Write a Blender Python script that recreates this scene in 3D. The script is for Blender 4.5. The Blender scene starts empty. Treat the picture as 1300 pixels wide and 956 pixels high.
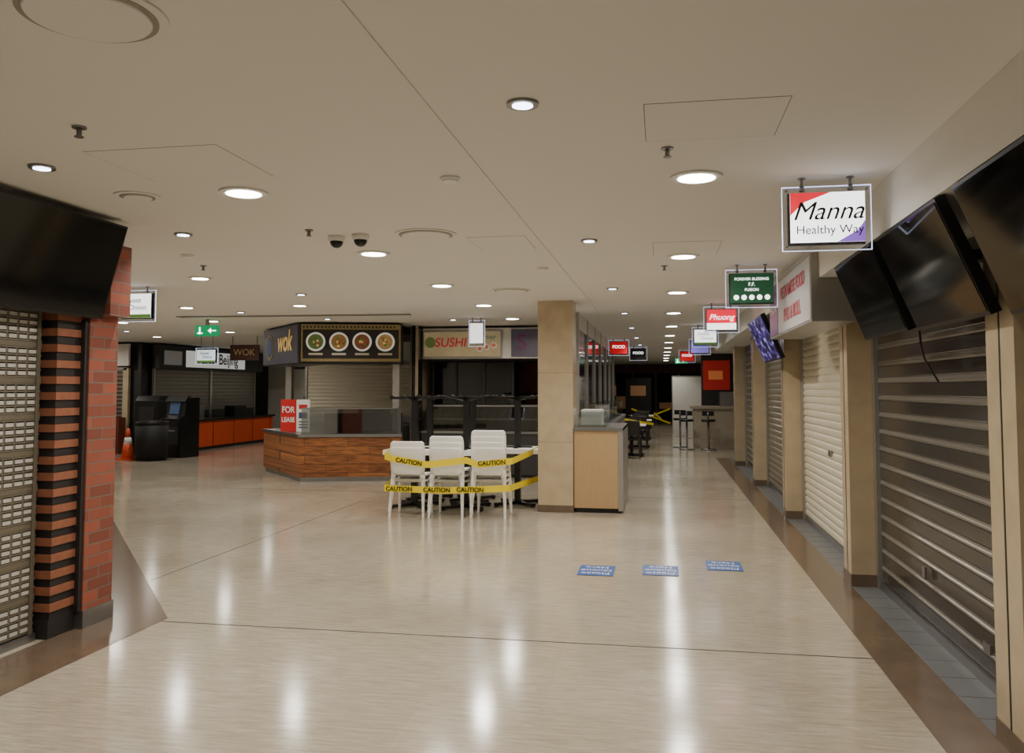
import bpy, bmesh, math, random
from mathutils import Vector, Matrix
random.seed(4)
D=bpy.data; S=bpy.context.scene
def lin(c):
    o=[]
    for v in c[:3]:
        v=v/255.0
        o.append(v/12.92 if v<=.04045 else ((v+.055)/1.055)**2.4)
    return (o[0],o[1],o[2],1)
MC={}
def M(name,col,rough=.5,metal=0,var=.1,scale=6,emis=0,bump=0,stretch=(1,1,1)):
    if name in MC: return MC[name]
    m=D.materials.new(name); m.use_nodes=True; nt=m.node_tree; n=nt.nodes; L=nt.links
    b=n['Principled BSDF']
    tc=n.new('ShaderNodeTexCoord'); mp=n.new('ShaderNodeMapping'); mp.inputs['Scale'].default_value=stretch
    no=n.new('ShaderNodeTexNoise'); no.inputs['Scale'].default_value=scale; no.inputs['Detail'].default_value=5
    L.new(tc.outputs['Object'],mp.inputs[0]); L.new(mp.outputs[0],no.inputs['Vector'])
    mx=n.new('ShaderNodeMix'); mx.data_type='RGBA'
    c=lin(col)
    mx.inputs[6].default_value=(c[0]*(1-var),c[1]*(1-var),c[2]*(1-var),1)
    mx.inputs[7].default_value=(min(1,c[0]*(1+var)),min(1,c[1]*(1+var)),min(1,c[2]*(1+var)),1)
    L.new(no.outputs['Fac'],mx.inputs[0]); L.new(mx.outputs[2],b.inputs['Base Color'])
    b.inputs['Roughness'].default_value=rough; b.inputs['Metallic'].default_value=metal
    if emis:
        L.new(mx.outputs[2],b.inputs['Emission Color']); b.inputs['Emission Strength'].default_value=emis
    if bump:
        bp=n.new('ShaderNodeBump'); bp.inputs['Strength'].default_value=bump; bp.inputs['Distance'].default_value=.01
        L.new(no.outputs['Fac'],bp.inputs['Height']); L.new(bp.outputs[0],b.inputs['Normal'])
    MC[name]=m; return m
def brickmat(name,c1,c2,cm,bw,rh,mortar,rough=.7,scale=1,noise=0):
    m=D.materials.new(name); m.use_nodes=True; nt=m.node_tree; n=nt.nodes; L=nt.links
    b=n['Principled BSDF']; g=n.new('ShaderNodeNewGeometry'); s=n.new('ShaderNodeSeparateXYZ')
    L.new(g.outputs['Position'],s.inputs[0])
    a=n.new('ShaderNodeMath'); a.operation='ADD'; L.new(s.outputs[0],a.inputs[0]); L.new(s.outputs[1],a.inputs[1])
    c=n.new('ShaderNodeCombineXYZ'); L.new(a.outputs[0],c.inputs[0]); L.new(s.outputs[2],c.inputs[1])
    br=n.new('ShaderNodeTexBrick'); L.new(c.outputs[0],br.inputs['Vector'])
    br.inputs['Color1'].default_value=lin(c1); br.inputs['Color2'].default_value=lin(c2); br.inputs['Mortar'].default_value=lin(cm)
    br.inputs['Scale'].default_value=scale; br.inputs['Brick Width'].default_value=bw; br.inputs['Row Height'].default_value=rh
    br.inputs['Mortar Size'].default_value=mortar
    if noise:
        mp=n.new('ShaderNodeMapping'); mp.inputs['Scale'].default_value=(1.6,22,1); L.new(c.outputs[0],mp.inputs[0])
        no=n.new('ShaderNodeTexNoise'); no.inputs['Scale'].default_value=2; no.inputs['Detail'].default_value=6; L.new(mp.outputs[0],no.inputs['Vector'])
        cr=n.new('ShaderNodeValToRGB'); cr.color_ramp.elements[0].position=.35; cr.color_ramp.elements[0].color=(.25,.2,.16,1); cr.color_ramp.elements[1].position=.6; cr.color_ramp.elements[1].color=(1,1,1,1)
        L.new(no.outputs['Fac'],cr.inputs[0])
        mx=n.new('ShaderNodeMix'); mx.data_type='RGBA'; mx.blend_type='MULTIPLY'; mx.inputs[0].default_value=noise
        L.new(br.outputs['Color'],mx.inputs[6]); L.new(cr.outputs[0],mx.inputs[7]); L.new(mx.outputs[2],b.inputs['Base Color'])
    else: L.new(br.outputs['Color'],b.inputs['Base Color'])
    bp=n.new('ShaderNodeBump'); bp.invert=True; bp.inputs['Strength'].default_value=.5; bp.inputs['Distance'].default_value=.01
    L.new(br.outputs['Fac'],bp.inputs['Height']); L.new(bp.outputs[0],b.inputs['Normal'])
    b.inputs['Roughness'].default_value=rough
    return m
def glassmat(name,tint,refl=.12,rough=.03):
    m=D.materials.new(name); m.use_nodes=True; nt=m.node_tree; n=nt.nodes; L=nt.links
    n.remove(n['Principled BSDF']); o=n['Material Output']
    t=n.new('ShaderNodeBsdfTransparent'); t.inputs[0].default_value=tint
    g=n.new('ShaderNodeBsdfGlossy'); g.inputs['Roughness'].default_value=rough
    no=n.new('ShaderNodeTexNoise'); no.inputs['Scale'].default_value=3
    mr=n.new('ShaderNodeMapRange'); mr.inputs['To Min'].default_value=refl*.8; mr.inputs['To Max'].default_value=refl*1.2
    L.new(no.outputs['Fac'],mr.inputs[0])
    x=n.new('ShaderNodeMixShader'); L.new(mr.outputs[0],x.inputs[0]); L.new(t.outputs[0],x.inputs[1]); L.new(g.outputs[0],x.inputs[2]); L.new(x.outputs[0],o.inputs[0])
    return m
class B:
    def __init__(s,name,loc=(0,0,0),rz=0,rx=0):
        s.name=name; s.loc=loc; s.rz=rz; s.rx=rx; s.bm=bmesh.new(); s.mats=[]
    def mi(s,m):
        if m not in s.mats: s.mats.append(m)
        return s.mats.index(m)
    def box(s,x0,x1,y0,y1,z0,z1,m):
        return s.prism([(x0,y0),(x1,y0),(x1,y1),(x0,y1)],z0,z1,m)
    def prism(s,pts,z0,z1,m):
        i=s.mi(m)
        a=[s.bm.verts.new((p[0],p[1],z0)) for p in pts]; b=[s.bm.verts.new((p[0],p[1],z1)) for p in pts]
        n=len(pts); fs=[s.bm.faces.new(a[::-1]),s.bm.faces.new(b)]
        for k in range(n): fs.append(s.bm.faces.new((a[k],a[(k+1)%n],b[(k+1)%n],b[k])))
        for f in fs: f.material_index=i
        return fs
    def prof(s,pts,axis,a0,a1,m):
        i=s.mi(m)
        f=(lambda p,t:(t,p[0],p[1])) if axis=='x' else (lambda p,t:(p[0],t,p[1]))
        a=[s.bm.verts.new(f(p,a0)) for p in pts]; b=[s.bm.verts.new(f(p,a1)) for p in pts]; n=len(pts)
        fs=[s.bm.faces.new(a),s.bm.faces.new(b[::-1])]
        for k in range(n): fs.append(s.bm.faces.new((a[(k+1)%n],a[k],b[k],b[(k+1)%n])))
        for q in fs: q.material_index=i
    def seg(s,p0,p1,z0,z1,t,m):
        d=Vector((p1[0]-p0[0],p1[1]-p0[1])).normalized(); nrm=Vector((-d.y,d.x))*t
        s.prism([p0,p1,(p1[0]+nrm.x,p1[1]+nrm.y),(p0[0]+nrm.x,p0[1]+nrm.y)],z0,z1,m)
    def cyl(s,c,r,h,m,axis='z',r2=None,n=24,smooth=True):
        i=s.mi(m); R=Matrix.Identity(4)
        if axis=='y': R=Matrix.Rotation(math.pi/2,4,'X')
        if axis=='x': R=Matrix.Rotation(math.pi/2,4,'Y')
        g=bmesh.ops.create_cone(s.bm,cap_ends=True,segments=n,radius1=r,radius2=r if r2 is None else r2,depth=h,matrix=Matrix.Translation(c)@R)
        fs={f for v in g['verts'] for f in v.link_faces}
        for f in fs:
            f.material_index=i
            if smooth and len(f.verts)==4: f.smooth=True
    def sphere(s,c,r,m,sz=1):
        i=s.mi(m)
        g=bmesh.ops.create_uvsphere(s.bm,u_segments=20,v_segments=12,radius=r,matrix=Matrix.Translation(c)@Matrix.Diagonal((1,1,sz,1)))
        for f in {f for v in g['verts'] for f in v.link_faces}: f.material_index=i; f.smooth=True
    def leg(s,p,q,wp,wq,m,n=8):
        i=s.mi(m); p=Vector(p);q=Vector(q)
        a=[];b=[]
        for k in range(n):
            t=2*math.pi*k/n+math.pi/n
            a.append(s.bm.verts.new(p+Vector((math.cos(t)*wp,math.sin(t)*wp,0)))); b.append(s.bm.verts.new(q+Vector((math.cos(t)*wq,math.sin(t)*wq,0))))
        fs=[s.bm.faces.new(a),s.bm.faces.new(b[::-1])]
        for k in range(n): fs.append(s.bm.faces.new((a[(k+1)%n],a[k],b[k],b[(k+1)%n])))
        for f in fs: f.material_index=i
    def poly(s,pts,m):
        f=s.bm.faces.new([s.bm.verts.new(p) for p in pts]); f.material_index=s.mi(m)
    def done(s,parent=None,bevel=0):
        bmesh.ops.recalc_face_normals(s.bm,faces=s.bm.faces)
        me=D.meshes.new(s.name); s.bm.to_mesh(me); s.bm.free()
        for m in s.mats: me.materials.append(m)
        o=D.objects.new(s.name,me); S.collection.objects.link(o); o.location=s.loc; o.rotation_euler=(s.rx,0,s.rz)
        if parent: o.parent=parent
        if bevel:
            bv=o.modifiers.new('bevel','BEVEL'); bv.width=bevel; bv.segments=2; bv.limit_method='ANGLE'
        return o
def txt(body,loc,rot,size,m,parent,shear=0,align='CENTER',ex=.001,bold=0,sx=1):
    c=D.curves.new('lettering','FONT'); c.body=body; c.size=size; c.align_x=align; c.align_y='CENTER'; c.extrude=ex; c.shear=shear; c.offset=bold
    c.materials.append(m)
    o=D.objects.new('lettering',c); S.collection.objects.link(o); o.location=loc; o.rotation_euler=rot; o.scale=(sx,1,1)
    if parent: o.parent=parent
    return o
def empty(name,loc=(0,0,0)):
    o=D.objects.new(name,None); S.collection.objects.link(o); o.location=loc; o.empty_display_size=.1; return o
H=math.pi/2
FACE=(H,0,0); FACEX=(H,0,-H)
# ---------- materials
cream=M('marble_cream',(186,168,138),.22,var=.22,scale=5)
creamw=M('painted_cream',(220,217,209),.6,var=.03)
white=M('white_plastic',(235,234,228),.4,var=.03)
black=M('black_plastic',(9,9,10),.35,var=.2)
blackm=M('black_matte',(14,13,13),.7,var=.2)
screen=M('screen_glass',(4,4,5),.08,var=.2)
steel=M('steel',(150,150,150),.3,.9,var=.1)
alu=M('aluminium',(165,163,158),.35,.7)
darkg=M('dark_grey',(40,39,38),.5)
grey=M('grey_panel',(104,103,100),.5)
red=M('red_board',(205,30,34),.5,var=.05)
yellow=M('tape_yellow',(240,215,20),.4,var=.05)
ink=M('ink_black',(10,10,10),.5)
whitee=M('lit_white',(255,255,255),.4,var=.01,emis=2.2)
whitep=M('white_print',(240,240,236),.5,var=.02)
# ---------- room shell
def floormat():
    m=D.materials.new('travertine_floor'); m.use_nodes=True; nt=m.node_tree; n=nt.nodes; L=nt.links; b=n['Principled BSDF']
    g=n.new('ShaderNodeNewGeometry'); mp=n.new('ShaderNodeMapping'); mp.inputs['Scale'].default_value=(3,24,1); L.new(g.outputs['Position'],mp.inputs[0])
    no=n.new('ShaderNodeTexNoise'); no.inputs['Scale'].default_value=1.6; no.inputs['Detail'].default_value=10; no.inputs['Roughness'].default_value=.75; L.new(mp.outputs[0],no.inputs['Vector'])
    cr=n.new('ShaderNodeValToRGB'); e=cr.color_ramp.elements; e[0].position=.3; e[0].color=lin((158,147,126)); e[1].position=.68; e[1].color=lin((204,195,176))
    L.new(no.outputs['Fac'],cr.inputs[0])
    n2=n.new('ShaderNodeTexNoise'); n2.inputs['Scale'].default_value=.8; n2.inputs['Detail'].default_value=6; L.new(g.outputs['Position'],n2.inputs['Vector'])
    c2=n.new('ShaderNodeValToRGB'); c2.color_ramp.elements[0].position=.3; c2.color_ramp.elements[0].color=(.84,.82,.79,1); c2.color_ramp.elements[1].position=.7; c2.color_ramp.elements[1].color=(1,1,1,1); L.new(n2.outputs['Fac'],c2.inputs[0])
    m0=n.new('ShaderNodeMix'); m0.data_type='RGBA'; m0.blend_type='MULTIPLY'; m0.inputs[0].default_value=1; L.new(cr.outputs[0],m0.inputs[6]); L.new(c2.outputs[0],m0.inputs[7])
    br=n.new('ShaderNodeTexBrick'); L.new(g.outputs['Position'],br.inputs['Vector']); br.offset=0
    br.inputs['Scale'].default_value=1; br.inputs['Brick Width'].default_value=.61; br.inputs['Row Height'].default_value=.61; br.inputs['Mortar Size'].default_value=.001
    br.inputs['Color1'].default_value=(1,1,1,1); br.inputs['Color2'].default_value=(.93,.93,.92,1); br.inputs['Mortar'].default_value=(.84,.83,.8,1)
    mx=n.new('ShaderNodeMix'); mx.data_type='RGBA'; mx.blend_type='MULTIPLY'; mx.inputs[0].default_value=1; L.new(m0.outputs[2],mx.inputs[6]); L.new(br.outputs['Color'],mx.inputs[7])
    L.new(mx.outputs[2],b.inputs['Base Color'])
    mr=n.new('ShaderNodeMapRange'); mr.inputs['To Min'].default_value=.09; mr.inputs['To Max'].default_value=.19; L.new(n2.outputs['Fac'],mr.inputs[0]); L.new(mr.outputs[0],b.inputs['Roughness'])
    b.inputs['Specular IOR Level'].default_value=.8
    return m
fm=floormat()
f=B('floor'); f.box(-19,4.5,-3.2,43.2,-.1,0,fm); f.done()
bm_=M('brown_marble',(104,88,72),.18,var=.4,scale=3.5)
gt=M('grey_tile',(108,110,112),.3,var=.2)
jm=M('joint_dark',(70,60,48),.6)
t=B('trim_floor_border')
t.box(1.22,1.5,-3,20,0,.003,bm_); t.box(1.5,1.72,-3,20,0,.004,gt)
for k in range(76): t.box(1.5,1.72,-3+k*.3,-2.994+k*.3,.004,.0045,jm)
t.prism([(-3.87,-3),(-3.4,-3),(-3.4,5.46),(-6.83,9.66),(-7.4,9.5),(-3.95,5.42),(-3.87,5.3)],0,.003,bm_)
t.box(-3.4,1.22,5.376,5.386,0,.002,jm); t.box(-7,1.22,12.6,12.612,0,.002,jm)
t.box(-4.208,-4.2,6.5,12.6,0,.002,jm)
t.done()
cm=M('ceiling_paint',(228,225,218),.8,var=.03,scale=.6)
c=B('ceiling'); c.box(-.92,4.5,-3.2,43.2,2.75,2.9,cm); c.box(-19,-.92,-3.2,43.2,2.744,2.9,cm); c.done()
w=B('wall_right'); w.box(1.85,2.0,-3.2,20,0,2.75,darkg); w.done()
w=B('trim_bulkhead'); w.box(1.22,1.85,-3.2,20,2.46,2.749,creamw); w.done()
w=B('wall_right_return'); w.box(2.0,3.6,20,20.1,0,2.75,creamw); w.box(3.5,3.6,20.1,42,0,2.75,creamw); w.done()
w=B('wall_back'); w.box(-4.5,2,-3.2,-3.05,0,2.75,creamw); w.done()
w=B('wall_far'); w.box(-19,4.5,42,42.2,0,2.75,darkg); w.done()
w=B('wall_left'); w.box(-4.6,-4.4,-3.05,4.85,0,2.735,darkg); w.done()
w=B('trim_shutter_header'); w.box(-4.4,-3.9,-3.05,4.85,2.2,2.744,blackm); w.box(-4.4,-3.84,1.9,2.28,0,2.2,cream); w.done()
w=B('wall_left_diagonal'); w.seg((-4.5,5.6),(-16.2,19.0),0,2.744,.15,creamw); w.done()
w=B('wall_left_far'); w.box(-18.8,-18.6,15,43,0,2.735,creamw); w.done()
py=[(3.95,4.27),(7.27,7.55),(10.85,11.15),(14.4,14.7),(18.0,18.3),(-.2,.15)]
for (a,b_) in py:
    p=B('shopfront_pillar',(1.65,(a+b_)/2,0)); h=(b_-a)/2
    p.box(-.15,.15,-h,h,0,2.46,cream); p.box(-.156,.15,-h-.006,h+.006,0,.1,bm_); p.box(-.153,-.15,-.006,.006,0,2.46,darkg); p.done()
# ---------- roller shutters
def roller(name,x,y0,y1,z1,pitch,mat,depth=.018,bar=None):
    s=B(name,(x,(y0+y1)/2,0)); h=(y1-y0)/2
    z=.06
    while z<z1-.01:
        zz=min(z+pitch,z1)
        if bar is None:
            s.prof([(0,z),(-depth*.8,z+pitch*.2),(-depth,z+pitch*.5),(-depth*.8,z+pitch*.8),(0,zz),(.01,zz),(.01,z)],'y',-h,h,mat)
        else:
            s.prof([(0,z),(-.006,z+.01),(-.006,z+pitch*.68),(0,z+pitch*.7),(.004,z+pitch*.7),(.004,z)],'y',-h,h,mat)
            s.prof([(-.004,z+pitch*.7),(-.012,z+pitch*.76),(-.012,z+pitch*.84),(-.004,z+pitch*.9),(-.004,zz),(.008,zz),(.008,z+pitch*.7)],'y',-h,h,bar)
        z+=pitch
    s.box(-.03,.02,-h,h,0,.06,steel)
    s.box(-.04,.03,-h,-h+.05,0,z1,alu); s.box(-.04,.03,h-.05,h,0,z1,alu)
    return s
sh_grey=M('shutter_grey',(78,74,69),.16,.4,var=.25,scale=3)
sh_bar=M('shutter_bar',(138,134,125),.3,.5)
sh_cream=M('shutter_cream',(206,198,176),.45,var=.06)
sh_tan=M('shutter_tan',(124,116,103),.35,.3)
s=roller('roller_shutter',1.73,4.28,7.26,2.44,.135,sh_grey,bar=sh_bar); s.box(-.045,-.03,.2,.26,.35,.43,steel); s.box(-.045,-.03,-.9,-.8,.2,.25,steel); s.done()
s=roller('roller_shutter',1.73,7.56,10.84,2.3,.08,sh_cream); s.box(-.12,.1,-1.64,1.64,2.3,2.45,creamw); s.box(-.035,-.018,-.1,.02,.9,.96,steel); s.done()
roller('roller_shutter',1.73,11.16,14.39,2.44,.09,sh_tan).done()
roller('roller_shutter',1.73,14.71,17.99,2.44,.12,sh_grey,bar=sh_bar).done()
roller('roller_shutter',1.73,18.31,20,2.44,.12,sh_tan).done()
roller('roller_shutter',1.73,.16,3.94,2.44,.135,sh_grey,bar=sh_bar).done()
roller('roller_shutter',1.73,-3.0,-.21,2.44,.08,sh_cream).done()
s=B('perforated_shutter',(-3.95,3.57,0))
plate=M('shutter_plate',(196,193,184),.35,.2); frame=M('shutter_frame',(126,119,103),.35,.5)
s.box(-.03,-.02,-1.27,1.27,0,2.2,darkg)
r=0; z=.07
while z<2.17:
    s.box(-.02,.002,-1.27,1.27,z-.012,z-.002,frame)
    wide=(r%5==4); y=-1.25
    if wide: s.box(-.02,.004,-1.27,1.27,z,z+.032,frame)
    else:
        while y<1.2:
            s.box(-.015,.003,y,y+.064,z+.003,z+.026,plate); s.box(-.018,.001,y+.068,y+.08,z-.004,z+.034,frame); y+=.086
    z+=.046; r+=1
for yy in (-1.27,-.4,.5,1.22): s.box(-.012,.012,yy,yy+.03,0,2.2,frame)
s.box(-.02,.02,-1.27,1.27,0,.05,steel); s.done()
brick=brickmat('red_brick',(156,82,60),(122,64,48),(112,98,86),.225,.078,.005)
ob=M('orange_brick',(140,86,60),.7,var=.3,scale=20); kb=M('black_brick',(36,30,29),.6)
p=B('brick_pier')
p.box(-4.35,-3.81,5.12,5.42,.12,2.1,brick); p.box(-4.35,-3.72,5.2,5.42,2.1,2.6,brick); p.box(-4.35,-3.78,5.2,5.42,2.6,2.744,creamw)
p.box(-4.35,-3.8,5.11,5.43,0,.12,steel)
z=.12;k=0
p.box(-4.3,-3.86,4.86,5.12,0,.12,kb)
while z<2.05:
    m=ob if k%2 else kb; e=.0 if k%2 else .012
    p.box(-4.3,-3.85-e,4.86+e,5.12,z,min(2.1,z+.05),m); z+=.052;k+=1
p.box(-4.3,-3.82,5.085,5.12,.12,2.06,kb)
p.done()
# ---------- wall-mounted tvs
def tv(y0,y1,xt,zt,xb,zb,side,scr=screen):
    cx,cz=(xt+xb)/2,(zt+zb)/2; L_=math.hypot(xt-xb,zt-zb); yc=(y0+y1)/2; w_=(y1-y0)
    e=B('wall_television',(cx,yc,cz))
    ang=math.atan2(xb-xt,zt-zb)
    def R(x,z): return (x*math.cos(ang)-z*math.sin(ang), x*math.sin(ang)+z*math.cos(ang))
    sgn=-1 if side>0 else 1
    def bx(xa,xb_,ya,yb,za,zb_,m):
        e.prof([R(xa,za),R(xb_,za),R(xb_,zb_),R(xa,zb_)],'y',ya,yb,m)
    bx(0,-sgn*.05,-w_/2,w_/2,-L_/2,L_/2,black)
    bx(sgn*.004,0,-w_/2+.015,w_/2-.015,-L_/2+.02,L_/2-.015,scr)
    bx(-sgn*.05,-sgn*.09,-.25,.25,-.15,.15,black)
    x0=R(-sgn*.08,0)
    tx=((1.6 if side>0 else -3.9)-cx)
    e.box(min(x0[0],tx),max(x0[0],tx),-.05,.05,x0[1]+.02,x0[1]+.07,black)
    return e.done()
tv(5.15,6.17,1.2,2.44,1.4,1.93,1)
tv(3.97,5.02,1.2,2.44,1.42,1.92,1)
tv(2.65,3.75,1.2,2.44,1.42,1.9,1)
tv(3.85,5.17,-3.58,2.7,-3.76,2.07,-1)
pm=D.materials.new('purple_display'); pm.use_nodes=True; nt=pm.node_tree; bb=nt.nodes['Principled BSDF']
no=nt.nodes.new('ShaderNodeTexNoise'); no.inputs['Scale'].default_value=7; cr=nt.nodes.new('ShaderNodeValToRGB')
cr.color_ramp.elements[0].position=.42; cr.color_ramp.elements[0].color=lin((16,12,44)); cr.color_ramp.elements[1].position=.7; cr.color_ramp.elements[1].color=lin((170,160,220))
x=cr.color_ramp.elements.new(.55); x.color=lin((64,50,130))
nt.links.new(no.outputs['Fac'],cr.inputs[0]); nt.links.new(cr.outputs[0],bb.inputs['Base Color']); nt.links.new(cr.outputs[0],bb.inputs['Emission Color']); bb.inputs['Emission Strength'].default_value=.6
tv(9.9,11.4,1.12,2.44,1.34,1.93,1,pm)
cu=D.curves.new('hanging_cable','CURVE'); cu.dimensions='3D'; cu.bevel_depth=.006; sp=cu.splines.new('BEZIER'); sp.bezier_points.add(3)
for bp,co in zip(sp.bezier_points,[(1.5,5.3,2.0),(1.52,5.32,1.82),(1.6,5.45,1.72),(1.66,5.5,1.64)]): bp.co=co; bp.handle_left_type=bp.handle_right_type='AUTO'
cu.materials.append(black); o=D.objects.new('hanging_cable',cu); S.collection.objects.link(o)
# ---------- shop sign box
s=B('shop_fascia_sign',(0,8.1,0)); face=M('sign_face_grey',(184,180,178),.4,emis=.1); pur=M('sign_purple',(110,60,105),.4,emis=.15)
s.box(1.16,1.219,-1.25,1.25,2.12,2.66,alu); s.box(1.22,1.5,-1.25,1.25,2.12,2.455,alu); s.box(1.155,1.16,-1.22,1.22,2.14,2.64,face); s.box(1.152,1.155,.62,1.22,2.14,2.64,pur)
so=s.done()
redt=M('letter_red',(190,70,80),.5)
txt('VIETNAMESE FOOD',(1.15,-.3,2.5),FACEX,.16,redt,so,bold=.002); txt('PHO & ROLL',(1.15,-.3,2.28),FACEX,.17,redt,so,bold=.002); txt('PHUONG',(1.15,.92,2.4),FACEX,.12,whitep,so)
# ---------- hanging light-box signs
acr=glassmat('clear_acrylic',(.93,.95,1,1),.1)
edge=M('acrylic_edge',(215,225,255),.3,var=.01,emis=1.6)
def hsign(x,y,w=.46,h=.35,zt=2.7,bg=(255,255,255),kind='plain',emis=2.6,zc=2.75):
    e=empty('hanging_sign',(x,y,zt-h/2)); hw,hh=w/2,h/2
    b=B('acrylic_plate'); b.box(-hw,hw,-.004,.004,-hh,hh,acr); b.done(e)
    b=B('edge_rim'); q=.003
    b.box(-hw-q,hw+q,-.006,.006,hh,hh+q,edge); b.box(-hw-q,hw+q,-.006,.006,-hh-q,-hh,edge); b.box(-hw-q,-hw,-.006,.006,-hh,hh,edge); b.box(hw,hw+q,-.006,.006,-hh,hh,edge); b.done(e)
    pw,ph=hw*.84,hh*.78
    b=B('light_panel'); lm=M('panel_%d_%d_%d_%d'%(bg+(int(emis*10),)),bg,.4,var=.01,emis=emis); b.box(-pw-.008,pw+.008,.004,.03,-ph-.008,ph+.008,black); b.box(-pw,pw,-.03,.004,-ph,ph,black); b.box(-pw,pw,-.033,-.03,-ph,ph,lm)
    if kind=='manna':
        r_=M('panel_red',(220,30,50),.4,var=.02,emis=1.2); v_=M('panel_violet',(130,90,190),.4,var=.02,emis=1.2)
        b.poly([(-pw,-.034,ph),(pw*.1,-.034,ph),(-pw*.62,-.034,ph*.62),(-pw,-.034,ph*.1)],r_)
        b.poly([(pw,-.034,-ph),(pw,-.034,-ph*.15),(pw*.8,-.034,-ph*.55),(pw*.25,-.034,-ph)],v_)
    if kind=='fusion':
        for k in range(5): b.cyl((-pw*.72+k*pw*.36,-.034,-ph*.62),.024,.004,whitee,'y')
    if kind=='phuong': b.box(-pw,pw,-.036,-.034,-ph,-ph*.35,whitee)
    if kind=='onion': b.box(-pw,pw,-.036,-.034,-ph,-ph*.7,M('panel_olive',(90,130,60),.4,emis=.5))
    b.done(e)
    b=B('hanger_rods')
    for sx in (-hw*.55,hw*.55):
        b.cyl((sx,0,hh+(zc-zt)/2),.008,zc-zt,steel); b.cyl((sx,0,hh-.01),.014,.03,steel); b.cyl((sx,0,hh+(zc-zt)-.004),.02,.008,steel)
    for sx in (-1,1):
        for sz in (-1,1): b.cyl((sx*(hw-.02),-.008,sz*(hh-.02)),.007,.012,steel,'y')
    b.done(e)
    if kind=='manna': txt('Manna',(0,-.038,.03),FACE,.14,ink,e,shear=.35); txt('Healthy Way',(.01,-.038,-.07),FACE,.066,M('ink_violet',(70,40,90)),e)
    if kind=='fusion': txt('FOREVER BLESSING',(0,-.038,.085),FACE,.036,whitee,e); txt('F.F.',(0,-.038,.035),FACE,.045,whitee,e); txt('FUSION',(0,-.038,-.015),FACE,.036,whitee,e)
    if kind=='phuong': txt('Phuong',(0,-.038,.03),FACE,.11,whitee,e,shear=.3)
    if kind=='onion': txt('Sweet',(-.03,-.038,.06),FACE,.085,ink,e); txt('Onion',(.03,-.038,-.02),FACE,.085,ink,e)
    if kind=='redtxt': txt('FOOD',(0,-.038,.02),FACE,.1,whitee,e)
    return e
hsign(.896,4.78,kind='manna')
hsign(.835,8.07,bg=(24,66,42),kind='fusion',emis=.8)
hsign(.81,11.7,bg=(225,30,60),kind='phuong',emis=1.3)
hsign(.8,15.7,bg=(255,255,255),kind='onion',emis=1.8)
hsign(.86,19.3,bg=(120,110,200),emis=.6)
hsign(.75,25.0,bg=(205,20,30),kind='redtxt',emis=.5)
hsign(-.95,19.5,bg=(205,20,30),kind='redtxt',emis=.5)
hsign(-1.85,19.5,bg=(205,20,30),kind='redtxt',emis=.5,zc=2.744)
hsign(-.6,23.0,bg=(24,20,20),kind='redtxt',emis=.2)
hsign(-5.82,8.6,kind='onion',zc=2.744,emis=1.8)
hsign(-2.95,13.4,w=.26,h=.42,zc=2.744,emis=1.2)
hsign(-9.5,16.5,w=.5,h=.34,zt=2.45,bg=(220,235,240),kind='onion',zc=2.744,emis=.8)
def exitsign(x,y,w=.42):
    e=empty('exit_sign',(x,y,2.55)); b=B('sign_box'); g=M('exit_green',(0,140,85),.4,emis=.9,var=.02)
    b.box(-w/2,w/2,-.02,.02,-.09,.09,g); b.box(-.03,0.03,-.01,.01,.09,.19,steel)
    b.box(-.17,-.07,-.024,-.02,-.05,-.03,whitee) ; b.box(-.14,-.11,-.024,-.02,-.05,.06,whitee); b.box(.05,.17,-.024,-.02,-.01,.01,whitee)
    b.poly([(.02,-.024,0),(.08,-.024,.05),(.08,-.024,-.05)],whitee); b.done(e)
exitsign(-7.4,12.85); exitsign(.7,30)
# ---------- column
c=B('square_column',(-1.357,11.15,0)); c.box(-.228,.228,-.23,.23,0,2.742,cream); c.box(-.234,.234,-.236,.236,0,.09,bm_)
for z in (.9,1.8): c.box(-.229,.229,-.231,.231,z,z+.003,bm_)
c.done()
oak=M('oak_veneer',(178,148,108),.45,var=.12,scale=3,stretch=(18,18,1))
c=B('servery_counter',(-.82,10.95,0))
c.box(-.3,.27,0,1.6,.06,1.05,oak); c.box(.27,.33,-.01,1.62,.03,1.08,alu); c.box(-.3,.33,-.02,1.62,1.05,1.09,steel); c.box(-.28,.3,.02,1.58,0,.06,black)
gl=glassmat('display_glass',(.75,.8,.8,1),.22)
c.prof([(.1,1.09),(.75,1.09),(.75,1.28),(.3,1.28),(.15,1.22)],'x',-.26,.1,gl)
c.box(-.28,.0,.8,1.3,1.09,1.3,white)
c.done()
c=B('servery_counter',(-.98,12.9,0)); c.box(-.2,.2,0,5.5,.05,1.0,grey); c.box(-.22,.22,-.02,5.52,1.0,1.05,steel); c.box(-.18,.18,.4,4.8,1.05,1.35,gl); c.box(-.18,.18,.05,5.4,0,.05,black); c.done()
c=B('glazed_partition',(-1.25,0,0)); mir=M('mirror_glass',(80,78,74),.08,.8)
for k in range(7):
    y=12.6+k*1.6; c.box(-.04,.04,y,y+.08,0,2.744,alu)
    c.box(-.01,.01,y+.08,y+1.6,1.1,2.5,mir); c.box(-.03,.03,y+.08,y+1.6,0,1.1,cream); c.box(-.03,.03,y+.08,y+1.6,2.5,2.744,creamw)
c.done()
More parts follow.
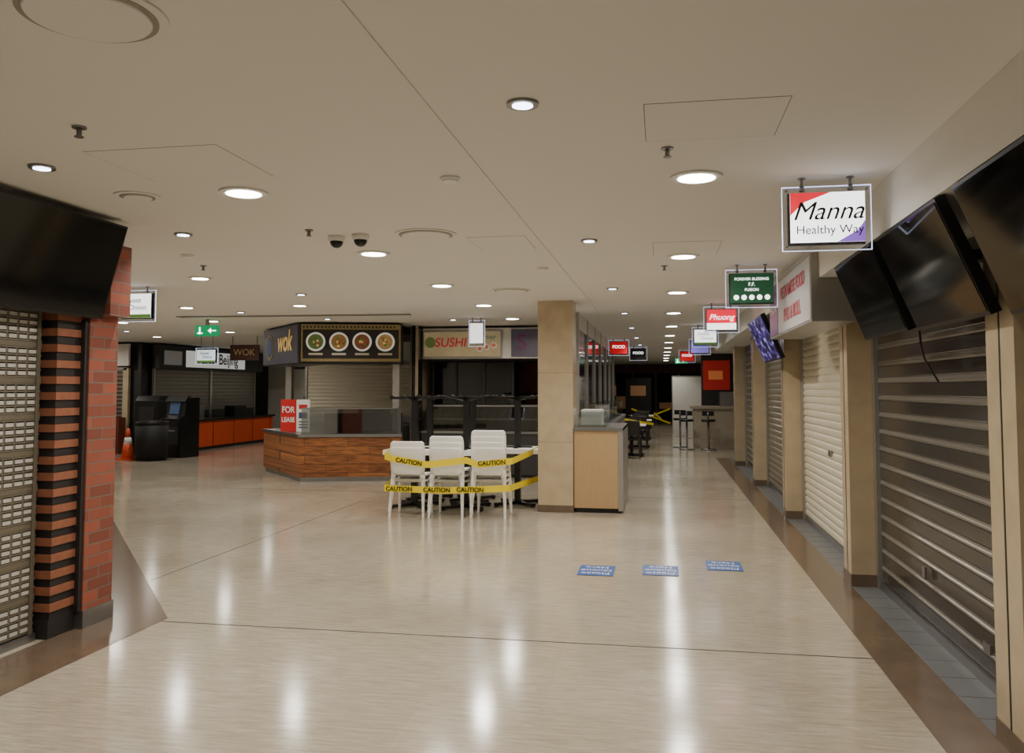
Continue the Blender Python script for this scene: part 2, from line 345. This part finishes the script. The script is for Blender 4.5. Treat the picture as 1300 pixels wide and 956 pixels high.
# ---------- furniture
def chair_mesh():
    b=B('dc'); m=b.mi(white)
    P=[(.22,.42,.40),(.18,.445,.42),(.0,.435,.43),(-.15,.44,.42),(-.19,.47,.42),(-.205,.53,.42),(-.225,.66,.44),(-.245,.79,.44),(-.255,.85,.42),(-.258,.87,.37)]
    N=8; top=[];bot=[]
    for i,(y,z,w) in enumerate(P):
        oy,oz=(0,-.022) if i<3 else ((-.008,-.018) if i==3 else (-.02,-.004))
        rt=[];rb=[]
        for k in range(N+1):
            t=k/N*2-1; bow=.035*(t*t) if i>4 else 0; dip=.01*t*t if i<4 else 0
            rt.append(b.bm.verts.new((t*w/2,y+bow,z+dip))); rb.append(b.bm.verts.new((t*w/2,y+bow+oy,z+dip+oz)))
        top.append(rt);bot.append(rb)
    keep=lambda i,k: not(i==4 and 1<=k<=N-2)
    n=len(P)
    for i in range(n-1):
        for k in range(N):
            if keep(i,k):
                for G in (top,bot):
                    f=b.bm.faces.new((G[i][k],G[i][k+1],G[i+1][k+1],G[i+1][k])); f.smooth=True
    for i in range(n-1):
        for k in (0,N): b.bm.faces.new((top[i][k],top[i+1][k],bot[i+1][k],bot[i][k]))
    for i in (0,n-1):
        for k in range(N): b.bm.faces.new((top[i][k],top[i][k+1],bot[i][k+1],bot[i][k]))
    for sx in (-1,1):
        b.leg((sx*.185,.18,.435),(sx*.215,.23,0),.026,.015,white); b.leg((sx*.19,-.17,.46),(sx*.215,-.26,0),.028,.015,white)
        b.leg((sx*.19,.17,.40),(sx*.19,-.17,.40),.014,.014,white)
    o=b.done(); me=o.data; D.objects.remove(o); return me
CH=chair_mesh(); CHD=CH.copy(); CHD.materials[0]=M('dark_seat',(46,40,36),.5)
def chair(x,y,z=0,rz=0,me=CH):
    o=D.objects.new('dining_chair',me); S.collection.objects.link(o); o.location=(x,y,z); o.rotation_euler=(0,0,rz)
def table_mesh():
    b=B('tb'); b.box(-.34,.34,-.34,.34,.72,.75,white); b.box(-.2,.2,-.03,.03,.7,.72,black); b.box(-.03,.03,-.2,.2,.7,.72,black)
    b.box(-.04,.04,-.04,.04,.03,.72,black)
    for a in range(4):
        t=a*H+math.pi/4; d=Vector((math.cos(t),math.sin(t))); q=Vector((-d.y,d.x))*.03
        b.leg((d[0]*.02,d[1]*.02,.07),(d[0]*.36,d[1]*.36,.012),.045,.03,black)
        b.cyl((d[0]*.35,d[1]*.35,.012),.03,.024,black,n=12)
        b.prism([tuple(q),tuple(-q),tuple(d*.37-q),tuple(d*.37+q)],.015,.05,black)
    o=b.done(); me=o.data; D.objects.remove(o); return me
TB=table_mesh()
def table(x,y,z=0,flip=False,rz=0,name='cafe_table'):
    o=D.objects.new(name,TB); S.collection.objects.link(o); o.location=(x,y,z); o.rotation_euler=(math.pi if flip else 0,0,rz)
TT=((-3.3,11.1,0),(-2.58,11.1,0),(-1.96,11.55,0),(-3.3,11.86,0),(-2.66,11.84,0))
for x,y,r in TT: table(x,y); table(x,y,1.502,True,r)
for x,n,r in ((-3.14,2,.05),(-2.62,3,-.03),(-2.12,4,.02)):
    for k in range(n): chair(x,10.42+(.1 if x>-2.3 else 0),k*.07,r)
def tape(pts,w=.08,name='caution_tape',texts=()):
    e=empty(name,(0,0,0)); b=B('ribbon'); i=b.mi(yellow)
    for p,q in zip(pts[:-1],pts[1:]):
        p=Vector(p);q=Vector(q)
        b.bm.faces.new([b.bm.verts.new(v) for v in (p-Vector((0,0,w/2)),q-Vector((0,0,w/2)),q+Vector((0,0,w/2)),p+Vector((0,0,w/2)))])
    b.done(e)
    for (x,y,z,ry,rz) in texts: txt('CAUTION',(x,y,z),(H,ry,rz),.075,ink,e,bold=.002)
    return e
yf=10.1
tape([(-1.62,11.95,.78),(-1.8,10.22,.71),(-2.2,yf,.67),(-2.35,yf,.72),(-2.85,yf,.66),(-3.3,yf,.73),(-3.42,10.18,.75),(-3.72,11.5,.76)],texts=[(-3.08,yf-.006,.69,.14,0),(-2.04,yf+.03,.69,-.05,.25)])
tape([(-1.62,11.9,.36),(-1.83,10.2,.38),(-2.2,yf,.37),(-2.6,yf-.005,.35),(-3.0,yf,.355),(-3.4,yf+.02,.36),(-3.72,11.5,.34)],texts=[(-3.2,yf-.012,.356,0,0),(-2.72,yf-.012,.353,0,0),(-2.3,yf-.012,.363,0,0)])
for x,y in ((-.7,20.2),(-.6,23.2),(-.6,27)):
    table(x,y); chair(x,y-.62,0,0,CHD); chair(x,y+.65,0,math.pi,CHD)
tape([(-.9,19.2,.9),(-.2,21.5,.7),(-.2,24,.9),(0,28,.6)],w=.06)
tape([(-1.0,29,.9),(.3,29.4,.4)],w=.06); tape([(-1.0,29,.4),(.3,29.4,.9)],w=.06)
# ---------- wood kiosk
plank=brickmat('pine_planks',(176,112,62),(136,80,42),(64,40,24),.9,.15,.004,.45,noise=.8)
A=(-7.63,15.4);Bp=(-6.12,13.65);C=(-4.45,14.1)
A2=(-7.1,15.85);B2=(-5.95,14.35);C2=(-4.6,14.7)
k=B('timber_kiosk')
ring=[A,Bp,C,C2,B2,A2]
k.prism(ring,.08,.76,plank)
def off(p,d): 
    c_=Vector((-6.0,14.9)); v=(c_-Vector(p)).normalized()*d; return (p[0]+v.x,p[1]+v.y)
k.prism([off(A,.06),off(Bp,.06),off(C,.06),C2,B2,A2],0,.08,steel)
k.prism([off(A,-.03),off(Bp,-.03),off(C,-.03),C2,B2,A2],.76,.81,steel)
cg=glassmat('counter_glass',(.55,.58,.58,1),.16)
k.seg(off(Bp,.08),off(C,.08),.81,1.24,.02,cg)
k.seg(off(Bp,.08),off(C,.08),1.24,1.26,.3,steel)
k.seg(B2,C2,.81,1.15,.03,darkg)
k.prism([A,Bp,C,C2,B2,A2],2.02,2.72,black)
k.prism([off(A,.3),(-7.4,17.5),(-4.6,17.5),off(C,.3),off(Bp,.3)],2.6,2.7,darkg)
for p_ in ((-4.62,14.4),(-7.2,15.6)): k.box(p_[0]-.06,p_[0]+.06,p_[1]-.06,p_[1]+.06,.81,2.02,alu)
k.box(-5.75,-4.7,15.3,15.9,0,.9,steel); k.box(-5.7,-5.2,15.4,15.8,.9,1.2,grey)
ko=k.done()
dB=Vector((C[0]-Bp[0],C[1]-Bp[1])); LB=dB.length; ab=math.atan2(dB.y,dB.x)
gold=M('gold_frame',(140,124,80),.5,.2,emis=.05,var=.4,scale=20); mb=M('menu_black',(30,24,18),.4,emis=.05)
e=empty('menu_board',(Bp[0],Bp[1],2.37)); e.rotation_euler=(0,0,ab)
b=B('board'); b.box(0.02,LB-.01,-.04,-.002,-.31,.33,gold); b.box(.05,LB-.04,-.045,-.04,-.26,.24,mb)
for kx in range(26): b.box(.05+kx*.062,.08+kx*.062,-.045,-.04,.27,.3,mb)
fc=[(90,110,60),(150,110,60),(120,70,45),(170,135,80)]
for j in range(4):
    cx=.27+j*.395; b.cyl((cx,-.05,.03),.165,.01,M('plate_white',(225,222,212),.4,emis=.3),'y'); b.cyl((cx,-.057,.03),.13,.01,M('food_%d'%j,fc[j],.6,emis=.2,var=.7,scale=30),'y')
    b.box(cx-.12,cx+.12,-.048,-.045,-.2,-.165,M('caption_white',(200,190,170),.5))
    for q in range(9):
        t=random.random()*6.28; rr=random.random()*.09; b.cyl((cx+rr*math.cos(t),-.064,.03+rr*math.sin(t)),.022,.006,M('garnish_%d'%(q%3),[(170,70,50),(80,120,50),(220,200,130)][q%3],.6,emis=.2),'y',n=8)
b.done(e)
dA=Vector((Bp[0]-A[0],Bp[1]-A[1])); LA=dA.length; aa=math.atan2(dA.y,dA.x)
e=empty('kiosk_name_panel',(A[0],A[1],2.37)); e.rotation_euler=(0,0,aa)
b=B('panel'); b.box(.02,LA-.02,-.04,-.002,-.33,.34,M('panel_indigo',(68,62,76),.4,emis=.08,var=.4,scale=2)); b.cyl((.5,-.045,0),.25,.01,gold,'y'); b.cyl((.5,-.052,0),.19,.01,M('panel_blue',(40,56,96),.4,emis=.15),'y'); b.done(e)
txt('wok',(1.5,-.05,.06),FACE,.52,M('letter_gold',(225,190,110),.4,emis=.25),e,shear=.2,bold=.01)
e=empty('for_lease_board',(-6.6,14.42,1.105)); e.rotation_euler=(0,0,-.3); b=B('boards')
b.box(-.26,.1,-.012,0,-.29,.29,red); b.box(.11,.42,-.012,0,-.29,.29,whitep)
b.box(.17,.36,-.016,-.012,.12,.2,red); b.box(.17,.36,-.016,-.012,-.05,.06,M('board_blue',(60,70,120)))
for q in range(3): b.box(.17,.37,-.016,-.012,-.12-q*.05,-.1-q*.05,ink)
b.done(e); txt('FOR',(-.08,-.016,.1),FACE,.16,whitep,e,bold=.003); txt('LEASE',(-.08,-.016,-.08),FACE,.12,whitep,e,bold=.003)
s=B('kitchen_shutter',(-6.1,17.6,0))
z=1.0
while z<2.1: s.prof([(0,z),(-.015,z+.04),(0,z+.078),(.01,z+.078),(.01,z)],'x',-1.6,1.45,sh_cream); z+=.08
s.box(-1.65,-1.6,-.03,.03,0,2.5,alu); s.box(1.45,1.5,-.03,.03,0,2.5,alu); s.box(-1.6,1.45,-.05,.05,.85,1.0,steel); s.box(-1.6,1.45,-.02,.03,0,.85,grey); s.done()
w=B('wall_kitchen'); w.box(-7.8,-1.35,18,18.15,0,2.744,creamw); w.done()
w=B('wall_kiosk_side'); w.box(-4.55,-4.47,15.2,18,0,2.744,cream); w.done()
# ---------- sushi shop
s=B('sushi_bar'); sy=15.0
cs=M('counter_satin',(76,76,76),.3,.5)
s.box(-4.34,-2.0,sy,sy+.75,.05,.78,cs); s.box(-4.34,-2.0,sy-.03,sy+.78,.78,.82,steel); s.box(-4.34,-2.0,sy,sy+.7,0,.05,black)
dg=glassmat('dark_glass',(.5,.52,.53,1),.14); dk2=glassmat('tinted_glass',(.15,.16,.17,1),.05)
s.prof([(sy+.05,.82),(sy+.6,.82),(sy+.6,1.26),(sy+.2,1.26)],'x',-4.3,-2.1,dg)
s.box(-4.28,-2.12,sy+.2,sy+.58,1.02,1.035,alu); s.box(-4.3,-2.1,sy+.6,sy+.62,.82,1.27,M('tray_grey',(120,120,118),.4,.3)); s.box(-4.3,-2.1,sy+.18,sy+.62,1.26,1.29,steel)
s.box(-4.4,-1.9,17,17.08,0,2.6,blackm)
s.box(-4.34,-1.85,sy+.05,sy+.25,2.14,2.7,creamw)
for xx in (-4.3,-3.85,-3.3,-2.75,-2.15): s.box(xx-.02,xx+.02,sy+.65,sy+.69,.82,2.14,darkg)
s.box(-4.3,-2.15,sy+.69,sy+.7,1.29,2.14,dk2); s.box(-4.34,-2.0,sy+.25,sy+.72,2.1,2.14,blackm)
s.box(-3.6,-3.1,16.4,16.8,0,1.7,darkg); s.box(-2.9,-2.4,16.3,16.8,0,1.5,darkg)
s.done()
e=empty('sushi_fascia_sign',(-3.6,sy+.02,2.4)); sg=M('sushi_panel',(182,166,128),.4,emis=.2,var=.3,scale=4); b=B('panel'); b.box(-.73,.76,0,.025,-.25,.26,alu); b.box(-.7,.73,-.004,0,-.22,.23,sg)
sal=M('salmon',(205,110,70),.5,emis=.2)
for q in range(3): b.cyl((.35+q*.13,-.01,-.08+.03*q),.06,.01,whitep,'y'); b.cyl((.35+q*.13,-.017,-.08+.03*q),.035,.008,sal,'y')
b.cyl((-.58,-.01,.04),.1,.01,M('leafy',(110,130,70),.5,emis=.15),'y'); b.done(e)
txt('SUSHI',(-.2,-.02,.03),FACE,.23,M('letter_crimson',(190,30,44),.4,emis=.25),e,bold=.002,shear=.15); txt('Corner',(.45,-.02,.13),FACE,.14,M('letter_teal',(30,110,90),.4,emis=.2),e)
e=empty('sushi_side_sign',(-2.27,sy+.02,2.42)); b=B('panel'); b.box(-.4,.42,0,.025,-.25,.25,M('mauve_panel',(84,76,92),.4,emis=.1)); b.done(e); txt('S',(-.2,-.01,0),FACE,.4,M('letter_magenta',(110,30,90),.4,emis=.1),e,bold=.004)
c=B('mirrored_pillar',(-4.42,14.95,0)); c.box(-.07,.07,-.14,.14,0,2.742,mir); c.box(-.08,-.05,-.15,-.14,0,2.742,steel); c.box(.02,.07,-.15,-.14,0,2.742,cream); c.done()
# ---------- left-back shops
orange=M('orange_panel',(205,76,28),.4,var=.08)
w=B('wall_shops_rear'); w.box(-12.9,-12.7,19.15,25,0,2.735,darkg); w.box(-18.6,-12.7,19.0,19.15,0,2.735,darkg); w.box(-12.9,-7.5,26.3,26.5,0,2.735,creamw); w.done()
s=B('slatted_shutter',(-12.6,22.1,0)); z=1.0
while z<2.05: s.box(-.02,.0,-2.7,2.6,z,z+.07,sh_tan); s.box(-.02,.012,-2.7,2.6,z+.07,z+.1,grey); z+=.1
s.box(-.03,.03,-2.75,-2.7,0,2.1,alu); s.box(-.03,.03,-.05,.05,0,2.1,alu); s.box(-.03,.03,2.6,2.65,0,2.1,alu); s.box(-.05,.0,-2.7,2.6,0,1,darkg); s.done()
e=empty('restaurant_fascia_sign',(-12.5,22.1,2.4)); b=B('box'); b.box(-.1,.1,-2.8,2.8,-.3,.3,darkg); b.box(.1,.11,-1.6,1.6,-.24,.2,M('fascia_lit',(235,235,230),.4,emis=.4,var=.02)); b.box(.1,.11,-2.6,-1.8,-.2,.16,M('dim_sign',(150,150,146),.5,emis=.15)); b.done(e)
txt('Taste  Beijing',(.13,0,0),(H,0,H),.42,ink,e,bold=.006)
s=B('orange_counter',(-11.9,21.8,0)); s.box(-.3,.2,-2.2,2.4,.08,.75,orange); s.box(-.35,.25,-2.25,2.45,.75,.8,black); s.box(-.28,.18,-2.18,2.38,0,.08,black)
for q in range(5): s.box(.2,.205,-2.2+q*1.1,-2.18+q*1.1,.08,.75,ink)
s.box(-.3,-.0,-1.8,-1.2,.8,1.15,steel); s.box(-.3,0,.4,1.1,.8,1.1,black); s.done()
s=B('slatted_shutter',(-14.2,18.9,0)); z=.9
while z<2.05: s.box(-1.1,1.1,0,.02,z,z+.07,sh_tan); s.box(-1.1,1.1,-.012,.02,z+.07,z+.1,darkg); z+=.1
s.box(-1.2,1.2,-.04,.05,2.05,2.12,alu); s.box(-1.1,1.2,-.3,.05,.0,.88,M('brown_panel',(110,50,34),.5)); s.box(-1.2,-1.1,-.04,.05,0,2.1,cream); s.box(1.1,1.25,-.04,.05,0,2.1,cream); s.done()
e=empty('shop_fascia_panel',(-14.2,18.8,2.42)); b=B('panel'); b.box(-1.2,1.3,-.02,.05,-.27,.27,creamw); b.box(-.9,.6,-.03,-.02,-.2,.2,MC['dim_sign']); b.done(e); txt('NOODLE',(-.15,-.04,0),FACE,.28,redt,e)
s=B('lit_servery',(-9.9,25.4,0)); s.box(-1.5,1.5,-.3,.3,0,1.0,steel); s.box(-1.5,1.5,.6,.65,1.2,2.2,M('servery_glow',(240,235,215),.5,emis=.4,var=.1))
for q in range(4): s.box(-1.3+q*.7,-.8+q*.7,-.1,.2,1.0,1.35,grey)
s.box(-1.6,1.6,-.35,-.3,2.2,2.7,darkg); s.done()
e=empty('wok_sign',(-9.0,17.2,2.38)); b=B('panel'); b.box(-.34,.34,-.02,.02,-.17,.17,M('brown_sign',(60,34,22),.4,emis=.1)); b.box(-.3,-.28,-.01,.01,.17,.36,steel); b.box(.28,.3,-.01,.01,.17,.36,steel); b.done(e); txt('WOK',(0,-.03,0),FACE,.2,M('letter_tan',(190,160,110)),e)
a=B('cash_machine',(-11.05,18.1,0),rz=-.2)
a.box(-.28,.28,-.3,.3,0,.8,black); a.prof([(-.3,.8),(.3,.8),(.3,1.38),(-.05,1.38),(-.12,1.3),(-.18,.98),(-.34,.9)],'x',-.28,.28,black)
bl=M('atm_screen',(60,80,110),.2,emis=.2); a.prof([(-.195,1.0),(-.185,1.0),(-.135,1.27),(-.145,1.27)],'x',-.17,.12,bl); a.prof([(-.345,.9),(-.335,.9),(-.2,.965),(-.2,.975)],'x',-.14,.14,steel)
a.prof([(-.14,1.29),(-.2,1.29),(-.08,1.42),(.0,1.42)],'x',-.29,.29,darkg); a.box(-.2,.2,-.305,-.3,.3,.7,darkg); a.box(-.12,.12,-.31,-.3,.6,.64,steel); a.done(bevel=.015)
a=B('vending_kiosk',(-12.0,18.5,0)); a.box(-.3,.3,-.3,.3,0,1.3,black); a.prof([(-.3,1.3),(.3,1.3),(.2,1.42),(-.2,1.42)],'x',-.3,.3,black); a.box(-.2,.2,-.31,-.3,.8,1.15,darkg); a.done(bevel=.02)
a=B('litter_bin',(-11.2,17.2,0)); a.cyl((0,0,.4),.33,.8,blackm,r2=.35); a.cyl((0,0,.83),.36,.06,black); a.cyl((0,0,.865),.2,.02,darkg); a.done()
a=B('traffic_cone',(-11.78,17.2,0)); oc=M('cone_orange',(220,80,40),.5); a.box(-.18,.18,-.18,.18,0,.04,oc); a.cyl((0,0,.2),.14,.32,oc,r2=.095); a.cyl((0,0,.43),.095,.14,whitep,r2=.068); a.cyl((0,0,.6),.068,.2,oc,r2=.03); a.done()
for x,y in ((-12.4,16.7),(-13.3,17.9)): 
    b=B('round_bistro_table',(x,y,0)); b.cyl((0,0,.74),.35,.03,black); b.cyl((0,0,.37),.03,.7,black); b.cyl((0,0,.015),.25,.03,black); b.done()
# ---------- right far bar
s=B('coffee_bar',(1.45,23.2,0)); st=M('pale_stone',(166,156,138),.35,var=.15)
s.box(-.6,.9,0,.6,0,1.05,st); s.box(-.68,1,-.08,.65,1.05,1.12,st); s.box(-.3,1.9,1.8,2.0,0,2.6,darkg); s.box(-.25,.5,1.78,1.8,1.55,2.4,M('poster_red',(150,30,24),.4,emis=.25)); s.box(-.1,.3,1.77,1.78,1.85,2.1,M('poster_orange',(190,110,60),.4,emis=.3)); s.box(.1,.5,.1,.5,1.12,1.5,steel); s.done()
def stool(x,y):
    b=B('bar_stool',(x,y,0)); b.cyl((0,0,.76),.18,.06,black); b.cyl((0,0,.38),.025,.74,steel); b.cyl((0,0,.015),.2,.03,steel); b.cyl((0,0,.3),.13,.015,steel); b.cyl((0,.15,.88),.02,.2,steel); b.box(-.15,.15,.14,.17,.88,1.0,black); b.done()
stool(.65,22.6);stool(1.2,22.5);stool(.5,23.5)
s=B('white_partition',(.8,30.5,0)); s.box(-.4,.7,0,.1,0,2.0,white); s.box(-.43,.73,-.01,.11,2.0,2.04,alu); s.box(-.43,-.4,-.01,.11,0,2.0,alu); s.done()
s=B('far_shopfront',(-1,41.5,0)); s.box(-3,4,0,.2,2.3,2.7,M('far_fascia',(60,26,24),.5,emis=.05)); s.box(-3,4,.3,.35,0,2.3,blackm)
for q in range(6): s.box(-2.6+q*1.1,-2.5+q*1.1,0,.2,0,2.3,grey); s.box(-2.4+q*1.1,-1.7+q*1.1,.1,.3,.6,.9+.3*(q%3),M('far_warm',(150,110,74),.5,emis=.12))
s.done()
s=B('display_stand',(-.9,34,0)); s.box(-.5,.5,-.2,.2,0,2.0,blackm); s.box(-.3,.3,-.22,-.2,1.3,1.7,MC['far_warm']); s.box(-.4,.4,-.25,-.2,.5,.55,grey); s.done()
# ---------- floor stickers
blu=M('sticker_blue',(44,92,165),.4,var=.05)
for x,y in ((-.574,7.51),(-.02,7.61),(.54,7.9)):
    e=empty('floor_sticker',(x,y,0)); e.rotation_euler=(0,0,math.pi)
    b=B('decal'); b.box(-.155,.155,-.2,.2,.003,.005,blu); b.done(e)
    for j,wd in enumerate(('Please','Queue','Here')): txt(wd,(0,.12-.12*j,.006),(0,0,0),.1,whitep,e,ex=.0003)
# ---------- ceiling fittings
def zc(x): return 2.744 if x<-.92 else 2.75
glow=M('lamp_glow',(255,248,236),.4,var=.01,emis=18); glowb=M('spot_glow',(225,232,255),.4,var=.01,emis=9)
rim=M('fitting_rim',(226,225,220),.4)
def downlight(x,y,P=24,r=.1):
    b=B('ceiling_downlight',(x,y,zc(x)))
    b.cyl((0,0,-.006),r+.04,.012,rim,n=32); b.cyl((0,0,-.0135),r,.003,glow,n=32); o=b.done()
    l=D.lights.new('lamp','AREA'); l.shape='DISK'; l.size=r*2; l.energy=P; l.color=(1,.935,.845); l.spread=math.radians(165)
    q=D.objects.new('lamp',l); S.collection.objects.link(q); q.parent=o; q.location=(0,0,-.02)
def spot(x,y,P=7):
    b=B('ceiling_spotlight',(x,y,zc(x)))
    b.cyl((0,0,-.006),.065,.012,steel,n=24); b.cyl((0,0,-.0135),.042,.003,glowb,n=24); o=b.done()
    l=D.lights.new('lamp','AREA'); l.shape='DISK'; l.size=.08; l.energy=P; l.color=(1,.96,.92); l.spread=math.radians(120)
    q=D.objects.new('lamp',l); S.collection.objects.link(q); q.parent=o; q.location=(0,0,-.02)
for k in range(-2,12): downlight(.2,4.63+k*2.8, (20 if k<0 else 27) if k<6 else 13)
for k in range(-2,5): downlight(-2.39,4.52+k*2.26, 18 if k<0 else 26)
for k in range(-1,8): spot(-.54,3.3+k*3.2)
for x,y in ((-3.14,3.81),(-3.48,5.68)): spot(x,y,6)
for x,y in ((-4.7,8.0),(-4.9,10.9),(-6.6,10.9),(-7.5,13.2),(-8.6,15.8),(-9.2,13.2),(-11,17),(-10,20.5),(-9.8,24),(-13.5,17.6),(-5.2,16.2)): downlight(x,y,18,.08)
for x,y in ((-4.3,9.6),(-6.2,11.7),(-7.8,11.6),(-10.5,15.2),(-3.4,13.6),(-8.8,18.6),(-5.4,13.1)): spot(x,y,5)
def diffuser(x,y,r=.2):
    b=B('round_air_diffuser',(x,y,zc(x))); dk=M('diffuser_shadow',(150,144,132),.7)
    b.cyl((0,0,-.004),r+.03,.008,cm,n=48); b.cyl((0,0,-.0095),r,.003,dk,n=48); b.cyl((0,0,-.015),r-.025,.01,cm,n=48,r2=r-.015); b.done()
for y in (2.25,6.0,9.65,13.3): diffuser(-1.71,y)
diffuser(-3.06,4.5,.1)
def sprinkler(x,y):
    b=B('fire_sprinkler',(x,y,zc(x))); b.cyl((0,0,-.004),.03,.008,steel); b.cyl((0,0,-.025),.008,.04,steel,n=10); b.cyl((0,0,-.045),.02,.004,steel,n=12); b.box(-.012,-.009,-.003,.003,-.045,-.01,steel); b.box(.009,.012,-.003,.003,-.045,-.01,steel); b.done()
for x,y in ((-2.5,3.25),(.04,4.05),(-2.5,5.7),(.04,8.0),(-4.2,7.2)): sprinkler(x,y)
def smoke(x,y):
    b=B('smoke_detector',(x,y,zc(x))); b.cyl((0,0,-.008),.055,.016,white); b.cyl((0,0,-.02),.04,.014,white,r2=.05); b.done()
smoke(-1.12,4.4); smoke(-1.1,7.9); smoke(-4.0,6.6)
for x,y in ((-2.4,5.98),(-2.2,5.95)):
    b=B('dome_camera',(x,y,zc(x))); b.cyl((0,0,-.02),.065,.04,white); b.sphere((0,0,-.04),.05,black); b.done()
hl=M('hatch_shadow',(128,120,106),.8)
for x0,x1,y0,y1,g_ in ((-.06,.52,3.4,3.93,jm),(-.055,.48,6.7,7.4,hl),(-2.75,-2.05,3.6,4.2,hl),(-1.45,-1.0,6.2,6.8,hl)):
    b=B('ceiling_access_hatch',((x0+x1)/2,(y0+y1)/2,zc(x1))); hx,hy=(x1-x0)/2,(y1-y0)/2; b.box(-hx,hx,-hy,hy,-.001,0,g_); q=.003; b.box(-hx+q,hx-q,-hy+q,hy-q,-.0015,-.0005,cm); b.done()
b=B('linear_air_diffuser',(-5.7,12.4,2.744),rz=.05); b.box(-1.9,1.9,-.06,.06,-.01,0,darkg); b.box(-1.9,1.9,-.075,-.06,-.014,0,alu); b.box(-1.9,1.9,.06,.075,-.014,0,alu); b.done()
# ---------- world & camera
wd=D.worlds.new('World'); S.world=wd; wd.use_nodes=True; wd.node_tree.nodes['Background'].inputs[0].default_value=(.02,.02,.02,1)
cd=D.cameras.new('camera'); cd.sensor_width=36; cd.lens=36*1070/1300; cd.shift_y=-45/1300; cd.clip_start=.05; cd.clip_end=200
co=D.objects.new('camera',cd); S.collection.objects.link(co); co.location=(0,0,1.6); co.rotation_euler=(math.radians(93.2),0,math.radians(10.02)); S.camera=co
